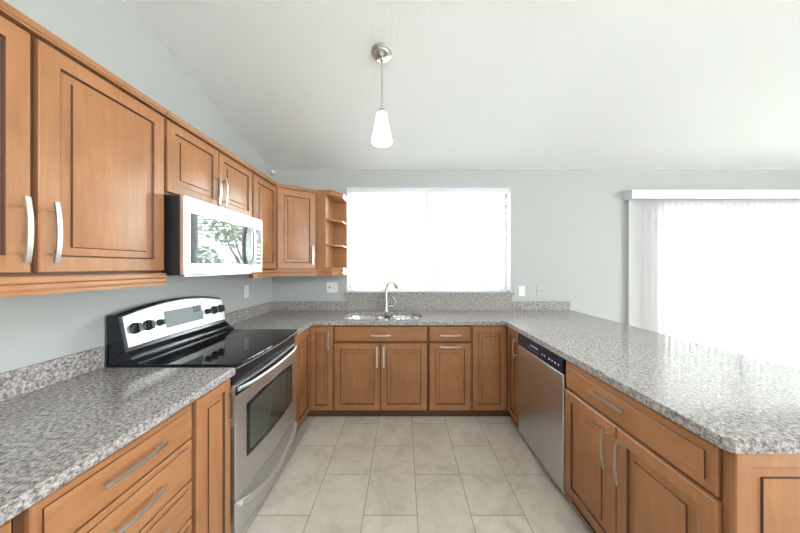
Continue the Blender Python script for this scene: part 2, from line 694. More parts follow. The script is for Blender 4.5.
def add_front(root, kind, x0, x1, z0, z1, handle=None, mtx=None, fw=0.058, border=0.020, hside=None):
    """kind door/drawer; handle = (cx, cz, length, vertical)"""
    if kind == 'door':
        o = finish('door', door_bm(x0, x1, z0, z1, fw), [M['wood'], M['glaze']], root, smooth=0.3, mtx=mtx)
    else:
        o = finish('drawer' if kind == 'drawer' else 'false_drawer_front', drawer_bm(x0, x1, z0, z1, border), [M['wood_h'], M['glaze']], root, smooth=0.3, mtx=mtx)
    if handle:
        finish('handle', handle_bm(*handle), M['nickel'], o, label='brushed nickel bow handle', mtx=mtx)
    return o


def carcass(root, wdt, depth, z0, z1, top=False):
    """open cabinet box (sides, bottom, back) and its face frame"""
    bm = NB()
    t = 0.018
    box(bm, 0, t, t, depth, z0, z1)
    box(bm, wdt - t, wdt, t, depth, z0, z1)
    box(bm, t, wdt - t, t, depth, z0, z0 + t)
    box(bm, t, wdt - t, depth - t, depth, z0 + t, z1)
    if top:
        box(bm, t, wdt - t, t, depth - t, z1 - t, z1)
    finish('body', bm, M['wood'], root, smooth=0)
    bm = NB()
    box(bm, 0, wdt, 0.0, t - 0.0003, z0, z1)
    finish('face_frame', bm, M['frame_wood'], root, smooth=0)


BASE_TOP = 0.875
KICK = 0.075


def base_cabinet(name, label, loc, rz, wdt, depth, fronts, group=None, kick_in=0.03):
    r = thing(name, label, 'cabinet', loc, rz, group)
    carcass(r, wdt, depth, KICK, BASE_TOP)
    bm = NB()
    box(bm, 0.0, wdt, kick_in, kick_in + 0.016, 0.0, KICK)
    box(bm, 0.0, 0.016, kick_in + 0.016, depth, 0.0, KICK)
    box(bm, wdt - 0.016, wdt, kick_in + 0.016, depth, 0.0, KICK)
    finish('toe_kick', bm, M['kick'], r, smooth=0)
    for f in fronts:
        add_front(r, *f)
    return r


R90 = PI / 2
LF = -0.882          # left run face frame plane (door faces stand 2 cm proud)
RF = 0.988           # right run face frame plane
BF = 2.470           # back run face frame plane
BG = None

# ---- left run, local x = world Y
y0 = 0.14
base_cabinet('base_cabinet', 'maple base cabinet cut off at the lower left corner, only a handle tip showing',
             (LF, y0, 0), R90, 0.455, 0.618,
             [('drawer', 0.012, 0.447, 0.716, 0.858, (0.337, 0.826, 0.195, False)),
              ('door', 0.012, 0.447, 0.085, 0.700, (0.40, 0.60, 0.19, True))])
y0 = 0.597
base_cabinet('drawer_cabinet', 'maple cabinet of four stacked drawers under the left countertop, left of the narrow door',
             (LF, y0, 0), R90, 0.500, 0.618,
             [('drawer', 0.018, 0.490, 0.718, 0.858, (0.245, 0.797, 0.195, False)),
              ('drawer', 0.018, 0.490, 0.548, 0.710, (0.245, 0.638, 0.195, False)),
              ('drawer', 0.018, 0.490, 0.395, 0.540, (0.245, 0.475, 0.195, False)),
              ('drawer', 0.018, 0.490, 0.085, 0.387, (0.245, 0.25, 0.195, False))])
y0 = 1.099
base_cabinet('base_cabinet', 'narrow single door maple base cabinet squeezed between the drawer stack and the range',
             (LF, y0, 0), R90, 0.228, 0.618,
             [('door', 0.006, 0.222, 0.085, 0.858, (0.198, 0.735, 0.195, True), None, 0.045)])

# ---- left corner cabinet (door on each side of the inner corner)


def corner_cabinet(label, poly, kick_poly, loc, fronts):
    r = thing('corner_cabinet', label, 'cabinet', loc)
    bm = NB()
    prism(bm, poly, KICK, BASE_TOP)
    finish('body', bm, M['wood'], r, smooth=0, world=True)
    bm = NB()
    prism(bm, kick_poly, 0, KICK)
    finish('toe_kick', bm, M['kick'], r, smooth=0, world=True)
    for (org, rz, args) in fronts:
        mt = Matrix.Translation(-Vector(loc)) @ Matrix.Translation(org) @ Matrix.Rotation(rz, 4, 'Z')
        add_front(r, *args, mtx=mt)
    return r


corner_cabinet('maple corner base cabinet between range and sink cabinet, two doors meeting at an inner corner',
               [(-1.505, 2.112), (LF, 2.112), (LF, BF), (-0.649, BF), (-0.649, 3.045), (-1.505, 3.045)],
               [(-1.505, 2.112), (LF - 0.03, 2.112), (LF - 0.03, BF + 0.03), (-0.649, BF + 0.03), (-0.649, 3.045), (-1.505, 3.045)],
               (-1.1, 2.75, 0),
               [((LF, 2.112, 0), R90, ('door', 0.012, 0.336, 0.085, 0.858, None)),
                ((LF, BF, 0), 0, ('door', 0.022, 0.226, 0.085, 0.858, (0.196, 0.735, 0.17, True)))])

# ---- back run
base_cabinet('sink_cabinet', 'wide maple cabinet under the sink with a long false drawer front above two doors',
             (-0.647, BF, 0), 0, 0.880, 0.572,
             [('false', 0.010, 0.869, 0.724, 0.858, (0.438, 0.786, 0.195, False)),
              ('door', 0.010, 0.434, 0.085, 0.704, (0.408, 0.585, 0.19, True)),
              ('door', 0.442, 0.869, 0.085, 0.704, (0.470, 0.585, 0.19, True))])
base_cabinet('base_cabinet', 'maple base cabinet right of the sink cabinet, one drawer above one door, both handles level',
             (0.235, BF, 0), 0, 0.402, 0.572,
             [('drawer', 0.012, 0.392, 0.724, 0.858, (0.202, 0.786, 0.19, False)),
              ('door', 0.012, 0.392, 0.085, 0.704, (0.202, 0.680, 0.19, False))])

corner_cabinet('maple corner base cabinet beside the dishwasher, two doors meeting at an inner corner',
               [(1.60, 2.213), (1.60, 3.045), (0.639, 3.045), (0.639, BF), (RF, BF), (RF, 2.213)],
               [(1.60, 2.213), (1.60, 3.045), (0.639, 3.045), (0.639, BF + 0.03), (RF + 0.03, BF + 0.03), (RF + 0.03, 2.213)],
               (1.3, 2.75, 0),
               [((0.639, BF, 0), 0, ('door', 0.008, 0.320, 0.085, 0.858, None)),
                ((RF, BF, 0), -R90, ('door', 0.030, 0.252, 0.085, 0.858, (0.222, 0.725, 0.17, True)))])

# ---- peninsula cabinet, local x runs towards the camera
pc = base_cabinet('peninsula_cabinet', 'maple cabinet at the near right, one wide drawer above two doors, beside the dishwasher',
                  (RF, 1.586, 0), -R90, 0.772, 0.612,
                  [('drawer', 0.006, 0.766, 0.704, 0.858, (0.345, 0.790, 0.215, False), None, 0.058, 0.030),
                   ('door', 0.006, 0.382, 0.085, 0.690, (0.345, 0.565, 0.20, True)),
                   ('door', 0.388, 0.770, 0.085, 0.690, (0.424, 0.555, 0.20, True))])
# end panel facing the camera, with its edge strip
bm = NB()
box(bm, 0.7725, 0.788, -0.002, 0.612, 0.0, BASE_TOP)
finish('filler_strip', bm, M['wood'], pc, smooth=0)
mt = Matrix.Translation((0.788, -0.006, 0)) @ Matrix.Rotation(R90, 4, 'Z')
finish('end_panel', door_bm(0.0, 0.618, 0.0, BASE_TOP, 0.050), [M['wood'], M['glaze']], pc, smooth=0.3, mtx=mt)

# ------------------------------------------------------------------ dishwasher
dw = thing('dishwasher', 'stainless steel dishwasher with black control strip, built into the right run', 'dishwasher', (0.965, 1.90, 0))
bm = NB()
box(bm, 1.0, 1.565, 1.594, 2.206, 0.10, 0.868)
box(bm, 1.03, 1.5, 1.60, 2.20, 0.0, 0.10)
finish('tub', bm, M['black_soft'], dw, world=True)
bm = NB()
dy0, dy1 = 1.593, 2.208
box(bm, 0.966, 0.999, dy0, dy1, 0.045, 0.766)
finish('door', bm, M['steel_z'], dw, bevel=0.004, world=True)
bm = NB()
prof = [(0.999, 0.768), (0.999, 0.868), (0.980, 0.868), (0.962, 0.858), (0.960, 0.80), (0.966, 0.768)]
extrude_profile(bm, prof, 'y', dy0, dy1)
cp = finish('control_panel', bm, M['navy'], dw, label='glossy black control strip', bevel=0.002, world=True)
bm = NB()
box(bm, 0.9585, 0.9615, 1.86, 2.045, 0.790, 0.812)
finish('pocket_handle', bm, M['slot'], cp, label='recessed dark grip', bevel=0.001, world=True)
for yy, ww in ((1.82, 0.012), (1.79, 0.012), (1.735, 0.02), (1.70, 0.01), (1.665, 0.014), (1.63, 0.01)):
    bm = NB()
    box(bm, 0.9592, 0.9612, yy - ww / 2, yy + ww / 2, 0.808, 0.818)
    finish('button', bm, M['mark'], cp, world=True)
bm = NB()
box(bm, 0.9592, 0.9612, 1.88, 1.99, 0.826, 0.831)
finish('printed_line', bm, M['mark'], cp, world=True)

# ------------------------------------------------------------------ countertops
ZC0, ZC1 = 0.876, 0.914


def slab(bm, outer, holes, z0, z1):
    es = []
    vs_all = []
    for loop in [outer] + holes:
        vs = [bm.verts.new((x, y, z0)) for x, y in loop]
        vs_all += vs
        for i in range(len(vs)):
            es.append(bm.edges.new((vs[i], vs[(i + 1) % len(vs)])))
    r = bmesh.ops.triangle_fill(bm, edges=es, use_beauty=True, use_dissolve=False)
    faces = [g for g in r['geom'] if isinstance(g, bmesh.types.BMFace)]
    e = bmesh.ops.extrude_face_region(bm, geom=faces)
    nv = [g for g in e['geom'] if isinstance(g, bmesh.types.BMVert)]
    bmesh.ops.translate(bm, verts=nv, vec=(0, 0, z1 - z0))


def arc(cx, cy, r, a0, a1, n=5):
    return [(cx + r * math.cos(a0 + (a1 - a0) * k / n), cy + r * math.sin(a0 + (a1 - a0) * k / n)) for k in range(n + 1)]


bm = NB()
slab(bm, [(-1.518, -0.25), (-0.84, -0.25), (-0.84, 1.328), (-1.518, 1.328)], [], ZC0, ZC1)
o = finish('countertop', bm, M['granite'], bevel=0.006, seg=3)
tag(o, 'grey speckled granite countertop left of the range, over the drawer stack', 'countertop')
origin_to(o, (-1.18, 0.55, ZC0))

SX0, SX1, SY0, SY1 = -0.590, 0.192, 2.535, 2.925   # sink cutout
outer = [(-1.518, 2.103), (-0.84, 2.103), (-0.84, 2.440), (0.950, 2.440)]
outer += arc(0.975, 0.791, 0.025, PI, 1.5 * PI)
outer += [(1.95, 0.766), (1.95, 3.058), (-1.518, 3.058)]
hole = rounded(SX0, SX1, SY0, SY1, 0.13, 7)
bm = NB()
slab(bm, outer, [hole], ZC0, ZC1)
o = finish('countertop', bm, M['granite'], bevel=0.006, seg=3)
tag(o, 'large grey granite countertop holding the sink and running out along the peninsula', 'countertop')
origin_to(o, (0.3, 2.7, ZC0))

# backsplash strips
for label, b_ in (('low granite backsplash on the left wall behind the near left countertop', (-1.519, -1.50, -0.25, 1.326, ZC1, 1.018)),
                  ('low granite backsplash on the left wall between the range and the far corner', (-1.519, -1.50, 2.105, 3.037, ZC1, 1.018)),
                  ('low granite backsplash on the back wall left of the sink, under the switch plate', (-1.519, -0.652, 3.038, 3.058, ZC1, 1.018)),
                  ('low granite backsplash on the back wall right of the sink, below the outlet', (1.262, 1.925, 3.038, 3.058, ZC1, 1.018))):
    bm = NB()
    box(bm, *b_)
    o = finish('backsplash', bm, M['granite'], bevel=0.002)
    tag(o, label, 'backsplash')
    origin_to(o, ((b_[0] + b_[1]) / 2, (b_[2] + b_[3]) / 2, b_[4]))

sp = thing('sink_backsplash', 'taller granite backsplash behind the faucet, topped by the window ledge', 'backsplash', (0.305, 3.05, ZC1))
bm = NB()
box(bm, -0.650, 1.260, 3.038, 3.058, ZC1, 1.092)
finish('panel', bm, M['granite'], sp, bevel=0.001, world=True)
bm = NB()
box(bm, -0.668, 1.276, 3.020, 3.058, 1.093, 1.119)
box(bm, -0.646, 1.241, 3.058, 3.150, 1.093, 1.119)
finish('window_ledge', bm, M['granite'], sp, bevel=0.002, world=True)

# ------------------------------------------------------------------ sink
sk = thing('kitchen_sink', 'stainless double bowl undermount sink set in the back countertop below the window', 'sink', (-0.2, 2.73, 0.69))


def bowl(x0, x1, y0, y1, r):
    bm = NB()
    loops = []
    for ins, z in ((-0.012, 0.8745), (0.0, 0.8745), (0.002, 0.86), (0.012, 0.72), (0.05, 0.695)):
        loops.append([bm.verts.new((x, y, z)) for x, y in rounded(x0 + ins, x1 - ins, y0 + ins, y1 - ins, max(r - ins * 0.3, 0.02), 6)])
    for A, B in zip(loops, loops[1:]):
        n = len(A)
        for k in range(n):
            bm.faces.new([A[k], A[(k + 1) % n], B[(k + 1) % n], B[k]])
    bm.faces.new(loops[-1])
    return bm


for a, b in ((SX0 - 0.002, -0.195), (-0.165, SX1 + 0.002)):
    bo = finish('bowl', bowl(a, b, SY0 - 0.002, SY1 + 0.002, 0.12), M['sink_steel'], sk, smooth=1.0, world=True)
    bm = NB()
    lathe(bm, [(0.0, 0.696), (0.043, 0.696), (0.045, 0.699), (0.034, 0.700), (0.030, 0.697), (0.0, 0.697)], ((a + b) / 2, 2.74, 0), 20)
    finish('drain', bm, M['nickel'], bo, world=True)

# ------------------------------------------------------------------ faucet
fa = thing('faucet', 'brushed nickel single lever faucet with an arched pull-out spout behind the sink', 'faucet', (-0.19, 2.975, ZC1))
bm = NB()
lathe(bm, [(0.0, 0), (0.026, 0), (0.026, 0.006), (0.020, 0.012), (0.0165, 0.04), (0.0165, 0.13), (0.0, 0.13)], (-0.19, 2.975, ZC1 + 0.001), 20)
finish('body', bm, M['nickel'], fa, world=True)
bm = NB()
path = []
for k in range(17):
    a = PI - 2.30 * k / 16
    path.append((-0.19 + 0.105 * 0.62 * (1 + math.cos(a)) / 1.0, 2.975 - 0.105 * 1.1 * (1 + math.cos(a)), ZC1 + 0.235 + 0.105 * math.sin(a)))
path = [(-0.19, 2.975, ZC1 + 0.12), (-0.19, 2.975, ZC1 + 0.18)] + path
sweep(bm, path, lambda i: circ(0.0135 if i < 12 else 0.0155, 12), up=Vector((0.8, 0.5, 0)))
spout = finish('spout', bm, M['nickel'], fa, smooth=1.0, world=True)
p1, p0 = Vector(path[-1]), Vector(path[-2])
bm = NB()
d = (p1 - p0).normalized()
sweep(bm, [p1, p1 + d * 0.05, p1 + d * 0.055], lambda i: circ((0.0175, 0.0195, 0.016)[i], 14), up=Vector((0.8, 0.5, 0)))
finish('spray_head', bm, M['nickel'], spout, smooth=0.8, world=True)
bm = NB()
sweep(bm, [(-0.178, 2.972, ZC1 + 0.052), (-0.150, 2.966, ZC1 + 0.055), (-0.118, 2.960, ZC1 + 0.058), (-0.108, 2.958, ZC1 + 0.060)], lambda i: circ((0.013, 0.016, 0.017, 0.009)[i], 12))
sweep(bm, [(-0.112, 2.959, ZC1 + 0.060), (-0.088, 2.955, ZC1 + 0.075), (-0.078, 2.953, ZC1 + 0.105), (-0.090, 2.953, ZC1 + 0.140), (-0.112, 2.953, ZC1 + 0.165)],
      lambda i: [(a * (1.0, 1.0, .9, .9, .8)[i], b * 0.7) for a, b in circ(0.0075, 8)], up=Vector((0, -1, 0)))
finish('lever', bm, M['nickel'], fa, smooth=0.9, world=True)

# ------------------------------------------------------------------ range
rg = thing('range', 'freestanding electric range with black glass cooktop and stainless oven door', 'range', (-1.17, 1.715, 0))
ry0, ry1 = 1.337, 2.095
bm = NB()
box(bm, -1.500, -0.885, ry0, ry1, 0.06, 0.905)
for xx in (-1.45, -0.95):
    for yy in (ry0 + 0.05, ry1 - 0.05):
        lathe(bm, [(0.0, 0), (0.02, 0), (0.02, 0.062), (0, 0.062)], (xx, yy, 0), 12)
finish('body', bm, M['black'], rg, bevel=0.003, world=True)


def bow_x(y, base, amt):
    s = (y - (ry0 + ry1) / 2) / ((ry1 - ry0) / 2)
    return base + amt * (1 - s * s)


# cooktop: a thin slab with a gently bowed front edge
bm = NB()
N = 16
front = [(bow_x(ry0 + (ry1 - ry0) * k / N, -0.842, 0.022), ry0 + (ry1 - ry0) * k / N) for k in range(N + 1)]
pts = [(-1.36, ry0)] + front + [(-1.36, ry1)]
prism(bm, pts, 0.9055, 0.924)
ct = finish('cooktop', bm, M['black_glass'], rg, label='black ceramic glass cooktop', bevel=0.004, world=True)
for cx, cy, rr in ((-1.03, 1.53, 0.115), (-1.03, 1.91, 0.085), (-1.23, 1.53, 0.075), (-1.23, 1.91, 0.105)):
    bm = NB()
    for ra in (rr, rr * 0.62):
        A = [bm.verts.new((cx + ra * math.cos(2 * PI * k / 40), cy + ra * math.sin(2 * PI * k / 40), 0.9243)) for k in range(40)]
        B = [bm.verts.new((cx + (ra - 0.003) * math.cos(2 * PI * k / 40), cy + (ra - 0.003) * math.sin(2 * PI * k / 40), 0.9243)) for k in range(40)]
        for k in range(40):
            bm.faces.new([A[k], A[(k + 1) % 40], B[(k + 1) % 40], B[k]])
    finish('burner_ring', bm, M['ring'], ct, world=True)
# front trim of the cooktop: bright line along the bowed edge
bm = NB()
sweep(bm, [(x + 0.001, y, 0.9045) for x, y in front], rect_sec(0.004, 0.004))
finish('edge_trim', bm, M['steel'], ct, world=True)


def bowed_panel(z0, z1, base, amt, thick, name, mat, yin=0.002, bev=0.003, parent=rg, label=None, ya=None, yb=None):
    bm = NB()
    a, b = (ry0 + yin if ya is None else ya), (ry1 - yin if yb is None else yb)
    fr = [(bow_x(a + (b - a) * k / N, base, amt), a + (b - a) * k / N) for k in range(N + 1)]
    prism(bm, [(base - thick, a)] + fr + [(base - thick, b)], z0, z1)
    return finish(name, bm, mat, parent, label=label, bevel=bev, world=True)


bowed_panel(0.812, 0.902, -0.862, 0.014, 0.022, 'vent_band', M['black'], label='black band above the oven door')
od = bowed_panel(0.226, 0.808, -0.850, 0.014, 0.034, 'oven_door', M['steel'], label='stainless oven door')
# black top strip of the door where the handle sits
bowed_panel(0.762, 0.806, -0.8475, 0.014, 0.004, 'door_top_strip', M['black'], parent=od, bev=0.001, label='black strip behind the handle')
bm = NB()
wa, wb = 1.425, 2.005
n = 16
A, B = [], []
for k in range(n + 1):
    y = wa + (wb - wa) * k / n
    s = (k / n) * 2 - 1
    x = bow_x(y, -0.850, 0.014)
    A.append((x, y, 0.385 + 0.010 * s * s))
    B.append((x, y, 0.680 + 0.022 * (1 - s * s)))
va = [[bm.verts.new((p[0] + dx, p[1], p[2])) for p in L_] for L_ in (A, B) for dx in (0.0025, -0.002)]
for k in range(n):
    bm.faces.new([va[0][k], va[0][k + 1], va[2][k + 1], va[2][k]])
    bm.faces.new([va[0][k], va[0][k + 1], va[1][k + 1], va[1][k]])
    bm.faces.new([va[2][k], va[2][k + 1], va[3][k + 1], va[3][k]])
bm.faces.new([va[0][0], va[2][0], va[3][0], va[1][0]])
bm.faces.new([va[0][n], va[2][n], va[3][n], va[1][n]])
finish('window_border', bm, M['black'], od, label='black window border', world=True)
bm = NB()
va = []
for lo, ins in ((0, 0.022), (1, 0.022)):
    row = []
    for k in range(n + 1):
        y = wa + 0.024 + (wb - wa - 0.048) * k / n
        s = (k / n) * 2 - 1
        z = (0.385 + 0.010 * s * s + ins) if lo == 0 else (0.680 + 0.022 * (1 - s * s) - ins)
        row.append(bm.verts.new((bow_x(y, -0.850, 0.014) + 0.0032, y, z)))
    va.append(row)
for k in range(n):
    bm.faces.new([va[0][k], va[0][k + 1], va[1][k + 1], va[1][k]])
finish('window', bm, M['oven_glass'], od, label='dark oven window glass', world=True)
bm = NB()
path = []
for k in range(21):
    y = ry0 + 0.02 + (ry1 - ry0 - 0.04) * k / 20
    s = k / 10 - 1
    path.append((-0.800 - 0.028 * s ** 2 - 0.016 * s ** 8, y, 0.792))
sweep(bm, path, [(a * 0.9, b * 1.15) for a, b in circ(0.0095, 12)])
for sgn in (0, -1):
    p = path[sgn]
    sweep(bm, [(p[0] + 0.004, p[1], p[2]), (-0.855, p[1], p[2] - 0.006)], circ(0.011, 10))
finish('handle', bm, M['steel'], od, label='bowed bright steel bar handle', smooth=0.9, world=True)
sd = bowed_panel(0.028, 0.218, -0.852, 0.014, 0.032, 'storage_drawer', M['steel'], label='stainless storage drawer')
bm = NB()
path = []
for k in range(21):
    y = ry0 + 0.03 + (ry1 - ry0 - 0.06) * k / 20
    s = k / 10 - 1
    path.append((-0.806 - 0.018 * s * s - 0.016 * s ** 8, y, 0.135 + 0.062 * s * s))
sweep(bm, path, [(a, b * 1.3) for a, b in circ(0.012, 12)])
for sgn in (0, -1):
    p = path[sgn]
    sweep(bm, [(p[0] + 0.004, p[1], p[2]), (-0.856, p[1], p[2])], circ(0.011, 10))
finish('handle', bm, M['steel_bright'], sd, label='drooping curved steel handle', smooth=0.9, world=True)


# backguard
def gtop(y, add=0.0):
    s = (y - (ry0 + ry1) / 2) / ((ry1 - ry0) / 2)
    return 1.170 + 0.042 * (1 - s * s) + add


bm = NB()
rings = []
for k in range(N + 1):
    y = ry0 + (ry1 - ry0) * k / N
    zt = gtop(y)
    prof = [(-1.500, 0.906), (-1.500, zt), (-1.462, zt + 0.004), (-1.443, zt - 0.006), (-1.412, 1.010), (-1.405, 0.985), (-1.385, 0.968),
            (-1.374, 0.955), (-1.372, 0.946), (-1.352, 0.940), (-1.340, 0.930), (-1.338, 0.925), (-1.361, 0.906)]
    rings.append([bm.verts.new((x, y, z)) for x, z in prof])
for A, B in zip(rings, rings[1:]):
    for k in range(len(A)):
        bm.faces.new([A[k], A[(k + 1) % len(A)], B[(k + 1) % len(A)], B[k]])
bm.faces.new(rings[0])
bm.faces.new(rings[-1])
bgd = finish('backguard', bm, M['black'], rg, label='arched black backguard', smooth=0.5, world=True)

# tilted silver face: local frame along (y, up-slope)
pb, pt = Vector((-1.409, 0, 1.012)), Vector((-1.440, 0, 1.165))
slope = (pt - pb).normalized()
nrm = Vector((slope.z, 0, -slope.x))


def on_face(y, z, out=0.0):
    k = (z - pb.z) / slope.z
    p = pb + slope * k + nrm * out
    return Vector((p.x, y, p.z))


bm = NB()
rows = {}
for tagk, out in (('o', 0.006), ('i', -0.003)):
    lo, hi = [], []
    for k in range(N + 1):
        y = ry0 + 0.012 + (ry1 - ry0 - 0.024) * k / N
        lo.append(bm.verts.new(on_face(y, 1.004 + 0.006 * (1 - (2 * k / N - 1) ** 2), out)))
        hi.append(bm.verts.new(on_face(y, gtop(y, -0.014), out)))
    rows[tagk] = (lo, hi)
for k in range(N):
    (lo, hi), (li, hi2) = rows['o'], rows['i']
    bm.faces.new([lo[k], lo[k + 1], hi[k + 1], hi[k]])
    bm.faces.new([lo[k], lo[k + 1], li[k + 1], li[k]])
    bm.faces.new([hi[k], hi[k + 1], hi2[k + 1], hi2[k]])
for k in (0, N):
    bm.faces.new([rows['o'][0][k], rows['o'][1][k], rows['i'][1][k], rows['i'][0][k]])
pan = finish('control_panel', bm, M['steel_bright'], bgd, label='bright steel control panel with knobs', world=True)
kmat = Matrix((Vector((0, 1, 0)), slope, nrm)).transposed()
for yy, rr in ((1.399, 0.030), (1.471, 0.030), (1.540, 0.020), (1.911, 0.020), (1.980, 0.030), (2.052, 0.030)):
    bm = NB()
    lathe(bm, [(0, 0), (rr, 0), (rr, 0.006), (rr * 0.82, 0.010), (rr * 0.76, 0.020), (0, 0.021)], on_face(yy, 1.092, 0.006), 20, mtx=kmat)
    # grip bar across the knob
    c = on_face(yy, 1.092, 0.006)
    for sx, sz, h0, h1 in ((rr * 0.22, rr * 0.8, 0.020, 0.030),):
        vs = []
        for h in (h0, h1):
            for a, b in ((-sx, -sz), (sx, -sz), (sx, sz), (-sx, sz)):
                vs.append(bm.verts.new(c + kmat @ Vector((a, b, h))))
        for q in ((0, 1, 2, 3), (4, 5, 6, 7), (0, 1, 5, 4), (1, 2, 6, 5), (2, 3, 7, 6), (3, 0, 4, 7)):
            bm.faces.new([vs[i] for i in q])
    finish('knob', bm, M['black_soft'], bgd, label='black control knob', world=True)
bm = NB()


def face_quad(bm, y0_, y1_, z0_, z1_, out, thick=0.002, sk_=0.0, mat=0):
    vs = [bm.verts.new(on_face(y, z, o_)) for o_ in (out - thick, out) for y, z in ((y0_, z0_), (y1_, z0_ + sk_), (y1_, z1_ + sk_), (y0_, z1_))]
    for q in ((0, 1, 2, 3), (4, 5, 6, 7), (0, 1, 5, 4), (1, 2, 6, 5), (2, 3, 7, 6), (3, 0, 4, 7)):
        f = bm.faces.new([vs[i] for i in q])
        f.material_index = mat


face_quad(bm, 1.575, 1.868, 1.050, 1.150, 0.0075, 0.003)
dsp = finish('display', bm, M['display'], bgd, label='grey glass clock display', world=True)
bm = NB()
for r_ in range(3):
    for c_ in range(3):
        face_quad(bm, 1.790 + 0.022 * c_, 1.807 + 0.022 * c_, 1.108 + 0.013 * r_, 1.117 + 0.013 * r_, 0.0085, 0.002)
finish('keypad', bm, M['digit'], dsp, label='dark number keys', world=True)

# ------------------------------------------------------------------ microwave
mw = thing('microwave', 'stainless over-the-range microwave mounted under the short cabinets above the range', 'microwave', (-1.30, 1.715, 1.372))
my0, my1 = 1.342, 2.090
bm = NB()
box(bm, -1.518, -1.138, my0, my1, 1.374, 1.786)
finish('case', bm, M['black_soft'], mw, label='black painted case', bevel=0.003, world=True)
dsplit = 1.958
bm = NB()
box(bm, -1.137, -1.113, my0, dsplit - 0.001, 1.376, 1.785)
md = finish('door', bm, M['steel_bright'], mw, label='bright stainless door', bevel=0.005, seg=3, world=True)
bm = NB()
box(bm, -1.114, -1.1105, 1.385, 1.935, 1.436, 1.702)
finish('window', bm, M['mw_glass'], md, label='reflective dark door glass', bevel=0.001, world=True)
bm = NB()
path = []
for k in range(13):
    s = k / 6 - 1
    path.append((-1.072 - 0.030 * s ** 4, 1.905, 1.572 + 0.150 * s))
sweep(bm, path, rect_sec(0.022, 0.016), up=Vector((1, 0, 0)))
for s in (-1, 1):
    sweep(bm, [(-1.094, 1.905, 1.572 + s * 0.135), (-1.114, 1.905, 1.572 + s * 0.135)], rect_sec(0.020, 0.02))
finish('handle', bm, M['steel_bright'], md, label='bowed steel pull', smooth=0.8, world=True)
bm = NB()
box(bm, -1.1135, -1.1100, 1.840, 1.930, 1.440, 1.698)
finish('handle_backing', bm, M['black'], md, label='black glass beside the handle', bevel=0.001, world=True)
bm = NB()
box(bm, -1.137, -1.114, dsplit + 0.001, my1, 1.376, 1.785)
mp = finish('control_panel', bm, M['steel_bright'], mw, label='narrow steel control panel', bevel=0.004, seg=3, world=True)
bm = NB()
box(bm, -1.1145, -1.1125, 1.978, 2.070, 1.436, 1.702)
kp = finish('keypad', bm, M['mw_glass'], mp, label='dark glass keypad', world=True)
bm = NB()
for r_ in range(5):
    for c_ in range(3):
        box(bm, -1.113, -1.1118, 1.990 + c_ * 0.025, 2.008 + c_ * 0.025, 1.455 + r_ * 0.030, 1.472 + r_ * 0.030)
finish('printed_keys', bm, M['mark'], kp, world=True)
bm = NB()
box(bm, -1.48, -1.16, 1.40, 2.03, 1.366, 1.3735)
finish('underside_grille', bm, M['steel'], mw, label='grease filter panel under the case', world=True)

# ------------------------------------------------------------------ upper cabinets
UF = -1.214          # left run face frame plane
UZ0, UZ1 = 1.388, 2.182
CR = [(0.0, 0.0), (-0.022, 0.0), (-0.023, 0.006), (-0.027, 0.008), (-0.027, 0.013), (-0.032, 0.022), (-0.032, 0.027), (0.0, 0.027)]     # crown profile (y, z)
LR = [(0.012, 0.060), (-0.021, 0.060), (-0.026, 0.050), (-0.026, 0.040), (-0.018, 0.034), (-0.020, 0.020), (-0.028, 0.012), (-0.028, 0.0), (0.012, 0.0)]


def moulding(root, name, prof, x0_, x1_, z, mtx=None, skew0=0.0, skew1=0.0):
    """profile swept along local x with optionally mitred ends (skew = x shift per unit of y)"""
    bm = NB()
    A = [bm.verts.new((x0_ + skew0 * y, y, z + h)) for y, h in prof]
    B = [bm.verts.new((x1_ + skew1 * y, y, z + h)) for y, h in prof]
    n_ = len(prof)
    bm.faces.new(A)
    bm.faces.new(B[::-1])
    for i in range(n_):
        f = bm.faces.new([A[i], B[i], B[(i + 1) % n_], A[(i + 1) % n_]])
    for f in bm.faces:
        f.material_index = 0
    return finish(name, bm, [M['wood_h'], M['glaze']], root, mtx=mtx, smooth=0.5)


def upper(name, label, loc, rz, wdt, depth, z0, fronts, rail=True, sk0=0.0, sk1=0.0, group=None):
    r = thing(name, label, 'cabinet', loc, rz, group)
    carcass(r, wdt, depth, z0, UZ1, top=True)
    for f in fronts:
        add_front(r, *f)
    moulding(r, 'crown_moulding', CR, 0, wdt, UZ1 - 0.002, None, sk0, sk1)
    if rail:
        moulding(r, 'light_rail', LR, 0, wdt, z0 - 0.0605, None, sk0, sk1)
    return r


DY, DX = 2.5045, -0.899     # where the diagonal corner front starts on the left run and ends on the back run
DTURN = PI / 2 - math.atan2(2.744 - DY, DX - UF)
UD = abs(WX - UF) - 0.002
upper('wall_cabinet', 'large two door maple wall cabinet hanging at the left edge, left of the microwave', (UF, 0.392, 0), R90, 0.936, UD, UZ0,
      [('door', 0.004, 0.456, 1.400, 2.166, (0.430, 1.535, 0.205, True), None, 0.058),
       ('door', 0.474, 0.930, 1.400, 2.166, (0.500, 1.535, 0.205, True), None, 0.058)])
upper('wall_cabinet', 'short two door maple wall cabinet directly above the microwave', (UF, 1.331, 0), R90, 0.766, UD, 1.790,
      [('door', 0.008, 0.378, 1.802, 2.166, (0.352, 1.915, 0.185, True), None, 0.050),
       ('door', 0.388, 0.760, 1.802, 2.166, (0.414, 1.915, 0.185, True), None, 0.050)], rail=False)
upper('wall_cabinet', 'single door maple wall cabinet between the microwave and the diagonal corner cabinet', (UF, 2.099, 0), R90, 0.404, UD, UZ0,
      [('door', 0.014, 0.390, 1.400, 2.166, None, None, 0.055)], sk1=-math.tan(DTURN / 2))

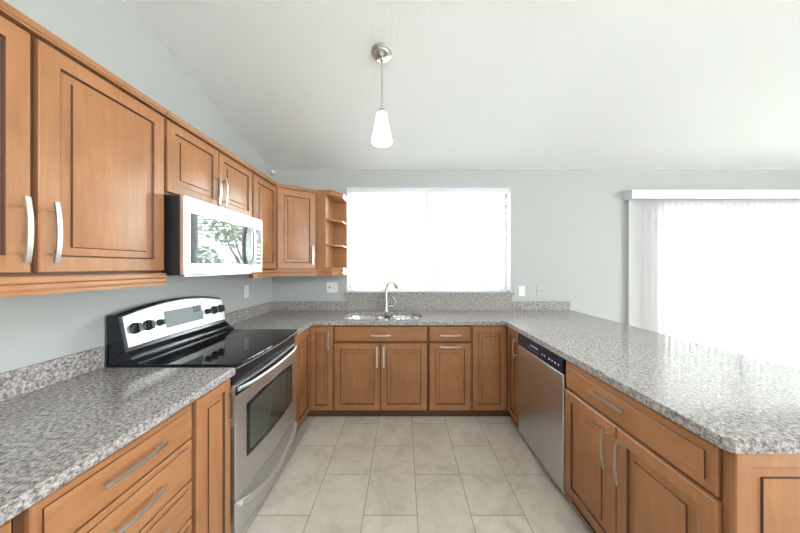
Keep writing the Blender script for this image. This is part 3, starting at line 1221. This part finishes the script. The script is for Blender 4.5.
# diagonal corner cabinet
dc = thing('corner_wall_cabinet', 'diagonal maple wall cabinet in the corner with one door and a chrome bow handle', 'cabinet', (-1.3, 2.85, UZ0))
e = 0.0015
bm = NB()
prism(bm, [(WX + 0.002, DY), (UF, DY), (DX, 2.744), (DX, WY - 0.002), (WX + 0.002, WY - 0.002)], UZ0, UZ1)
finish('body', bm, M['wood'], dc, smooth=0, world=True)
dl = math.hypot(DX - UF, 2.744 - DY)
da = math.atan2(2.744 - DY, DX - UF)
mt = Matrix.Translation(-Vector(dc.location)) @ Matrix.Translation((UF, DY, 0)) @ Matrix.Rotation(da, 4, 'Z')
tk, tk2 = math.tan(DTURN / 2), math.tan(da / 2)
add_front(dc, 'door', 0.016, dl - 0.016, 1.400, 2.166, (dl - 0.050, 1.535, 0.19, True), mtx=mt, fw=0.062)
moulding(dc, 'crown_moulding', CR, 0.001, dl - 0.001, UZ1 - 0.002, mt, tk, -tk2)
moulding(dc, 'light_rail', LR, 0.001, dl - 0.001, UZ0 - 0.0605, mt, tk, -tk2)

# open end shelf beside the window
os_ = thing('open_shelf', 'open maple end shelf with clipped corner boards, between the diagonal cabinet and window', 'shelf', (-0.785, 2.9, UZ0))
sx0, sx1, sxp = -0.8965, -0.652, -0.800     # stile from sx0 to sxp, shelves from sxp to sx1
fy = 2.732
bm = NB()
box(bm, sx0, sxp, fy, fy + 0.02, UZ0 + 0.002, UZ1)
box(bm, sxp - 0.018, sxp, fy + 0.02, WY - 0.002, UZ0 + 0.002, UZ1)
finish('side_panel', bm, M['wood'], os_, smooth=0, world=True)
bm = NB()
box(bm, sxp + 0.0005, sx1, WY - 0.016, WY - 0.003, UZ0 + 0.019, UZ1 - 0.02)
finish('back_panel', bm, M['wood'], os_, smooth=0, world=True)


def shelf_poly(grow=0.0):
    g = grow
    return [(sxp + 0.0005, fy - g), (sxp + 0.055, fy - g), (sx1 + g, fy + 0.135 - g), (sx1 + g, WY - 0.0165), (sxp + 0.0005, WY - 0.0165)]


for zz, nm in ((UZ0 + 0.002, 'bottom_board'), (1.634, 'shelf_board'), (1.898, 'shelf_board'), (UZ1 - 0.019, 'top_board')):
    bm = NB()
    prism(bm, shelf_poly(), zz, zz + 0.017)
    finish(nm, bm, M['wood_h'], os_, bevel=0.002, smooth=0.3, world=True)


def wrap_moulding(name, prof, z):
    bm = NB()
    path = [(sx0, fy), (sxp + 0.055, fy), (sx1, fy + 0.135), (sx1, WY - 0.003)]
    rows_ = []
    for i, p in enumerate(path):
        p = Vector(p)
        def nrm2(a, b):
            d_ = (Vector(b) - Vector(a)).normalized()
            return Vector((d_.y, -d_.x))
        ns = []
        if i > 0:
            ns.append(nrm2(path[i - 1], path[i]))
        if i < len(path) - 1:
            ns.append(nrm2(path[i], path[i + 1]))
        nn = sum(ns, Vector((0, 0)))
        nn = nn / nn.length
        nn = nn / max(0.3, nn.dot(ns[0]))
        if i == 0:
            nn = Vector((0, -1)) 
        rows_.append([bm.verts.new((p.x + nn.x * -y, p.y + nn.y * -y, z + h)) for y, h in prof])
    for A, B in zip(rows_, rows_[1:]):
        for k in range(len(A)):
            bm.faces.new([A[k], B[k], B[(k + 1) % len(A)], A[(k + 1) % len(A)]])
    bm.faces.new(rows_[0])
    bm.faces.new(rows_[-1])
    return finish(name, bm, M['wood_h'], os_, smooth=0.5, world=True)


wrap_moulding('crown_moulding', [(y + 0.018 if y < 0 else y, h) for y, h in CR], UZ1 + 0.0005)
wrap_moulding('light_rail', [(y + 0.018 if y < 0 else y, h) for y, h in LR], UZ0 - 0.0605)

# ------------------------------------------------------------------ pendant lamp
px, py = -0.137, 1.713
pz = ceil_z(py)
pl = thing('pendant_lamp', 'pendant lamp with a white glass shade hanging from the ceiling on a thin rod', 'lamp', (px, py, pz))
tilt = Matrix.Rotation(-math.atan(0.196), 3, 'X')
bm = NB()
lathe(bm, [(0.0, 0.0), (0.068, 0.0), (0.068, -0.006), (0.060, -0.014), (0.050, -0.017), (0.046, -0.022), (0.030, -0.028), (0.014, -0.034), (0.0, -0.034)], (px, py, pz - 0.001), 32, mtx=tilt)
finish('canopy', bm, M['nickel'], pl, label='round nickel ceiling plate', smooth=0.5, world=True)
bm = NB()
sweep(bm, [(px, py, pz - 0.03), (px, py, 2.440)], circ(0.0058, 10), up=Vector((0, 1, 0)))
lathe(bm, [(0, 0), (0.010, 0), (0.012, -0.03), (0.0, -0.032)], (px, py, pz - 0.028), 12)
finish('rod', bm, M['nickel'], pl, world=True)
bm = NB()
lathe(bm, [(0, 2.447), (0.012, 2.447), (0.020, 2.439), (0.022, 2.417), (0.0, 2.417)], (px, py, 0), 20)
finish('socket_cap', bm, M['nickel'], pl, world=True)
bm = NB()
lathe(bm, [(0.0, 2.419), (0.020, 2.419), (0.031, 2.411), (0.037, 2.385), (0.050, 2.315), (0.062, 2.255), (0.066, 2.230), (0.064, 2.220), (0.060, 2.222),
           (0.058, 2.255), (0.033, 2.385), (0.0, 2.400)], (px, py, 0), 32)
finish('shade', bm, M['shade'], pl, label='tapered white glass shade', smooth=1.0, world=True)

# ------------------------------------------------------------------ vertical blind
vb = thing('vertical_blind', 'white vertical blind with valance covering the patio door on the right', 'blind', (3.80, 3.0, 0.03))
bm = NB()
va0, va1 = 2.556, 5.02
box(bm, va0, va1, 2.946, 2.955, 2.178, 2.277)
box(bm, va0, va0 + 0.009, 2.955, WY - 0.001, 2.178, 2.277)
box(bm, va1 - 0.009, va1, 2.955, WY - 0.001, 2.178, 2.277)
finish('valance', bm, M['vinyl'], vb, bevel=0.0015, world=True)
bm = NB()
box(bm, va0 + 0.02, va1 - 0.02, 2.985, 3.025, 2.225, 2.262)
finish('head_rail', bm, M['vinyl'], vb, world=True)


def vane(cx, cy, ang, wdt=0.089):
    bm = NB()
    n_ = 6
    th = 0.0007
    rows_ = []
    for sgn in (1, -1):
        for k in range(n_ + 1):
            s = k / n_ * 2 - 1
            lx, ly = s * wdt / 2, 0.006 * (1 - s * s) + th * sgn
            x = cx + lx * math.cos(ang) - ly * math.sin(ang)
            y = cy + lx * math.sin(ang) + ly * math.cos(ang)
            rows_.append((x, y))
    pts = rows_[:n_ + 1] + rows_[n_ + 1:][::-1]
    prism(bm, pts, 0.03, 2.224)
    return finish('vane', bm, M['vane'], vb, smooth=0.9, world=True)


xx = 2.620
k = 0
while xx < 4.98:
    vane(xx, 3.005, math.radians(-8 if xx < 2.66 else (-22 if xx < 2.86 else -27)), 0.089)
    xx += 0.074
    k += 1

# ------------------------------------------------------------------ horizontal blind in the sink window
hb = thing('window_blind', 'white slatted blind with open slats filling the window above the sink', 'blind', (0.2975, WY + 0.045, WIN[2] + 0.01))
bm = NB()
box(bm, WIN[0] + 0.006, WIN[1] - 0.006, WY + 0.012, WY + 0.066, WIN[3] - 0.052, WIN[3] - 0.001)
finish('head_rail', bm, M['vinyl'], hb, bevel=0.003, world=True)
bm = NB()
zz = WIN[2] + 0.040
while zz < WIN[3] - 0.06:
    vs = []
    for yy, dz in ((-0.024, 0.0), (-0.012, 0.0025), (0.0, 0.0034), (0.012, 0.0025), (0.024, 0.0)):
        vs.append([bm.verts.new((x, WY + 0.042 + yy, zz + dz)) for x in (WIN[0] + 0.010, WIN[1] - 0.010)])
    for A, B in zip(vs, vs[1:]):
        bm.faces.new([A[0], A[1], B[1], B[0]])
    zz += 0.043
finish('slats', bm, M['slat'], hb, smooth=1.0, world=True)
bm = NB()
box(bm, WIN[0] + 0.008, WIN[1] - 0.008, WY + 0.028, WY + 0.056, WIN[2] + 0.008, WIN[2] + 0.024)
finish('bottom_rail', bm, M['vinyl'], hb, bevel=0.003, world=True)
for x in (WIN[0] + 0.12, 0.29, WIN[1] - 0.12):
    bm = NB()
    for yy in (0.0165, 0.0665):
        box(bm, x - 0.0008, x + 0.0008, WY + yy, WY + yy + 0.0012, WIN[2] + 0.02, WIN[3] - 0.05)
    finish('ladder_cord', bm, M['white'], hb, world=True)
bm = NB()
sweep(bm, [(WIN[0] + 0.085, WY + 0.009, WIN[3] - 0.053), (WIN[0] + 0.085, WY + 0.009, 1.55)], circ(0.003, 8), up=Vector((0, 1, 0)))
finish('tilt_wand', bm, M['white'], hb, world=True)


# ------------------------------------------------------------------ switch plates and outlets (local x right, y into the wall)
def plate(name, label, cat, loc, rz, wdt, hgt, holes, mat='white', mats=None):
    r = thing(name, label, cat, loc, rz)
    bm = NB()
    box(bm, -wdt / 2, wdt / 2, -0.006, -0.0005, -hgt / 2, hgt / 2)
    finish('cover_plate', bm, M[mat], r, bevel=0.002)
    for kind, cx in holes:
        if kind == 'toggle':
            bm = NB()
            box(bm, cx - 0.006, cx + 0.006, -0.0064, -0.006, -0.013, 0.013)
            box(bm, cx - 0.004, cx + 0.004, -0.018, -0.0064, -0.002, 0.010)
            finish('toggle_switch', bm, M['slot'] if mats == 'dark' else M['white'], r, bevel=0.0008)
        elif kind == 'outlet':
            for sz in (-0.020, 0.020):
                bm = NB()
                box(bm, cx - 0.016, cx + 0.016, -0.0075, -0.006, sz - 0.014, sz + 0.014)
                so = finish('socket', bm, M['white'], r, bevel=0.0006)
                bm = NB()
                box(bm, cx - 0.008, cx - 0.005, -0.0080, -0.0076, sz - 0.005, sz + 0.006)
                box(bm, cx + 0.005, cx + 0.008, -0.0080, -0.0076, sz - 0.005, sz + 0.006)
                finish('slot', bm, M['slot'], so)
        elif kind == 'rocker':
            bm = NB()
            box(bm, cx - 0.0165, cx + 0.0165, -0.0080, -0.006, -0.033, 0.033)
            finish('socket', bm, M['white'], r, bevel=0.001)
        elif kind == 'jack':
            bm = NB()
            lathe(bm, [(0, 0), (0.0055, 0), (0.0055, 0.008), (0, 0.008)], (cx, -0.006, 0.0), 12, mtx=Matrix.Rotation(PI / 2, 3, 'X'))
            finish('jack', bm, M['slot'], r, label='small dark jack')
    return r


plate('outlet', 'white outlet on the left wall between the microwave and the far corner', 'outlet', (WX, 2.555, 1.178), R90, 0.072, 0.116, [('outlet', 0)])
plate('switch_plate', 'white two-gang switch and outlet plate under the open shelf, left of the window', 'switch', (-0.82, WY, 1.178), 0, 0.128, 0.120, [('toggle', -0.030), ('outlet', 0.030)], mats='dark')
plate('outlet', 'white outlet on the back wall just right of the window ledge', 'outlet', (1.375, WY, 1.137), 0, 0.074, 0.120, [('rocker', 0)])
plate('blank_plate', 'wall-coloured cover plate with a small dark jack, right of the white outlet', 'wall plate', (1.600, WY, 1.137), 0, 0.098, 0.120, [('jack', 0.0)], mat='plate_grey')

# motion sensor high in the corner
ms = thing('motion_sensor', 'small white round sensor in the corner just below the ceiling', 'sensor', (-1.475, 3.0, 2.50))
bm = NB()
lathe(bm, [(0, -0.018), (0.012, -0.016), (0.020, -0.006), (0.021, 0.004), (0.018, 0.014), (0.010, 0.022), (0.0, 0.024)], (-1.488, 3.014, 2.498), 18,
      mtx=Matrix.Rotation(PI / 2, 3, 'X'))
finish('sensor_dome', bm, M['white'], ms, smooth=1.0, world=True)
bm = NB()
box(bm, -1.502, -1.474, 3.036, 3.0595, 2.484, 2.512)
finish('mounting_plate', bm, M['white'], ms, bevel=0.003, world=True)


# ------------------------------------------------------------------ trees and shrubs outside
def leaves(bm, centre, rad, n, size):
    c = Vector(centre)
    for _ in range(n):
        while True:
            p = Vector((random.uniform(-1, 1), random.uniform(-1, 1), random.uniform(-1, 1)))
            if 0.15 < p.length < 1:
                break
        p = c + Vector((p.x * rad[0], p.y * rad[1], p.z * rad[2]))
        a = Vector((random.gauss(0, 1), random.gauss(0, 1), random.gauss(0, 1))).normalized()
        b = a.orthogonal().normalized()
        s = size * random.uniform(0.6, 1.3)
        vs = [bm.verts.new(q) for q in (p - a * s, p + b * s * 0.45, p + a * s, p - b * s * 0.45)]
        bm.faces.new(vs)


def tree(label, x, y, h, spread, leaf, seed):
    random.seed(seed)
    r = thing('garden_tree', label, 'tree', (x, y, -0.14))
    bm = NB()
    sweep(bm, [(x, y, -0.14), (x + 0.03, y, 0.5), (x, y + 0.02, h * 0.42)], lambda i: circ((0.10, 0.08, 0.07)[i], 9), up=Vector((0, 1, 0)))
    tr = finish('trunk', bm, M['bark'], r, world=True)
    tips = []
    for k in range(6):
        a = 2 * PI * k / 6 + 0.4
        dx, dy = math.cos(a) * spread, math.sin(a) * spread * 0.7
        p = [(x, y + 0.02, h * 0.38), (x + dx * 0.3, y + dy * 0.3, h * 0.52), (x + dx * 0.62, y + dy * 0.62, h * 0.72), (x + dx * 0.85, y + dy * 0.85, h * 0.95)]
        bm = NB()
        sweep(bm, p, lambda i: circ((0.055, 0.04, 0.028, 0.012)[i], 7), up=Vector((0, 1, 0)))
        finish('branch', bm, M['bark'], r, world=True)
        tips.append(p[-1])
    bm = NB()
    for t_ in tips:
        leaves(bm, t_, (spread * 0.55, spread * 0.55, h * 0.20), 330, 0.07)
    finish('crown', bm, leaf, r, smooth=0, world=True)
    return r


tree('pale garden tree outside, forked branches faintly showing through the sink window', 2.05, 7.6, 2.6, 1.0, M['leaf2'], 3)


def shrub(label, x, y, rad, h, seed):
    random.seed(seed)
    r = thing('garden_shrub', label, 'shrub', (x, y, -0.14), group='shrubs outside the sink window')
    bm = NB()
    for k in range(5):
        a = 2 * PI * k / 5
        sweep(bm, [(x, y, -0.14), (x + rad * 0.3 * math.cos(a), y + rad * 0.3 * math.sin(a), h * 0.5)], circ(0.02, 6), up=Vector((0, 1, 0)))
    finish('stems', bm, M['bark'], r, world=True)
    bm = NB()
    leaves(bm, (x, y, h * 0.52), (rad, rad, h * 0.52), 1500, 0.085)
    finish('foliage', bm, M['leaf'], r, smooth=0, world=True)


for i, (x, h) in enumerate(((-4.0, 2.2), (-2.2, 2.0), (-0.4, 2.3), (1.4, 2.1), (3.2, 2.2), (5.0, 2.1))):
    shrub('bushy green shrub in the row outside the back windows', x, 9.6 + 0.2 * math.sin(i * 2.1), 0.85, h, 20 + i)
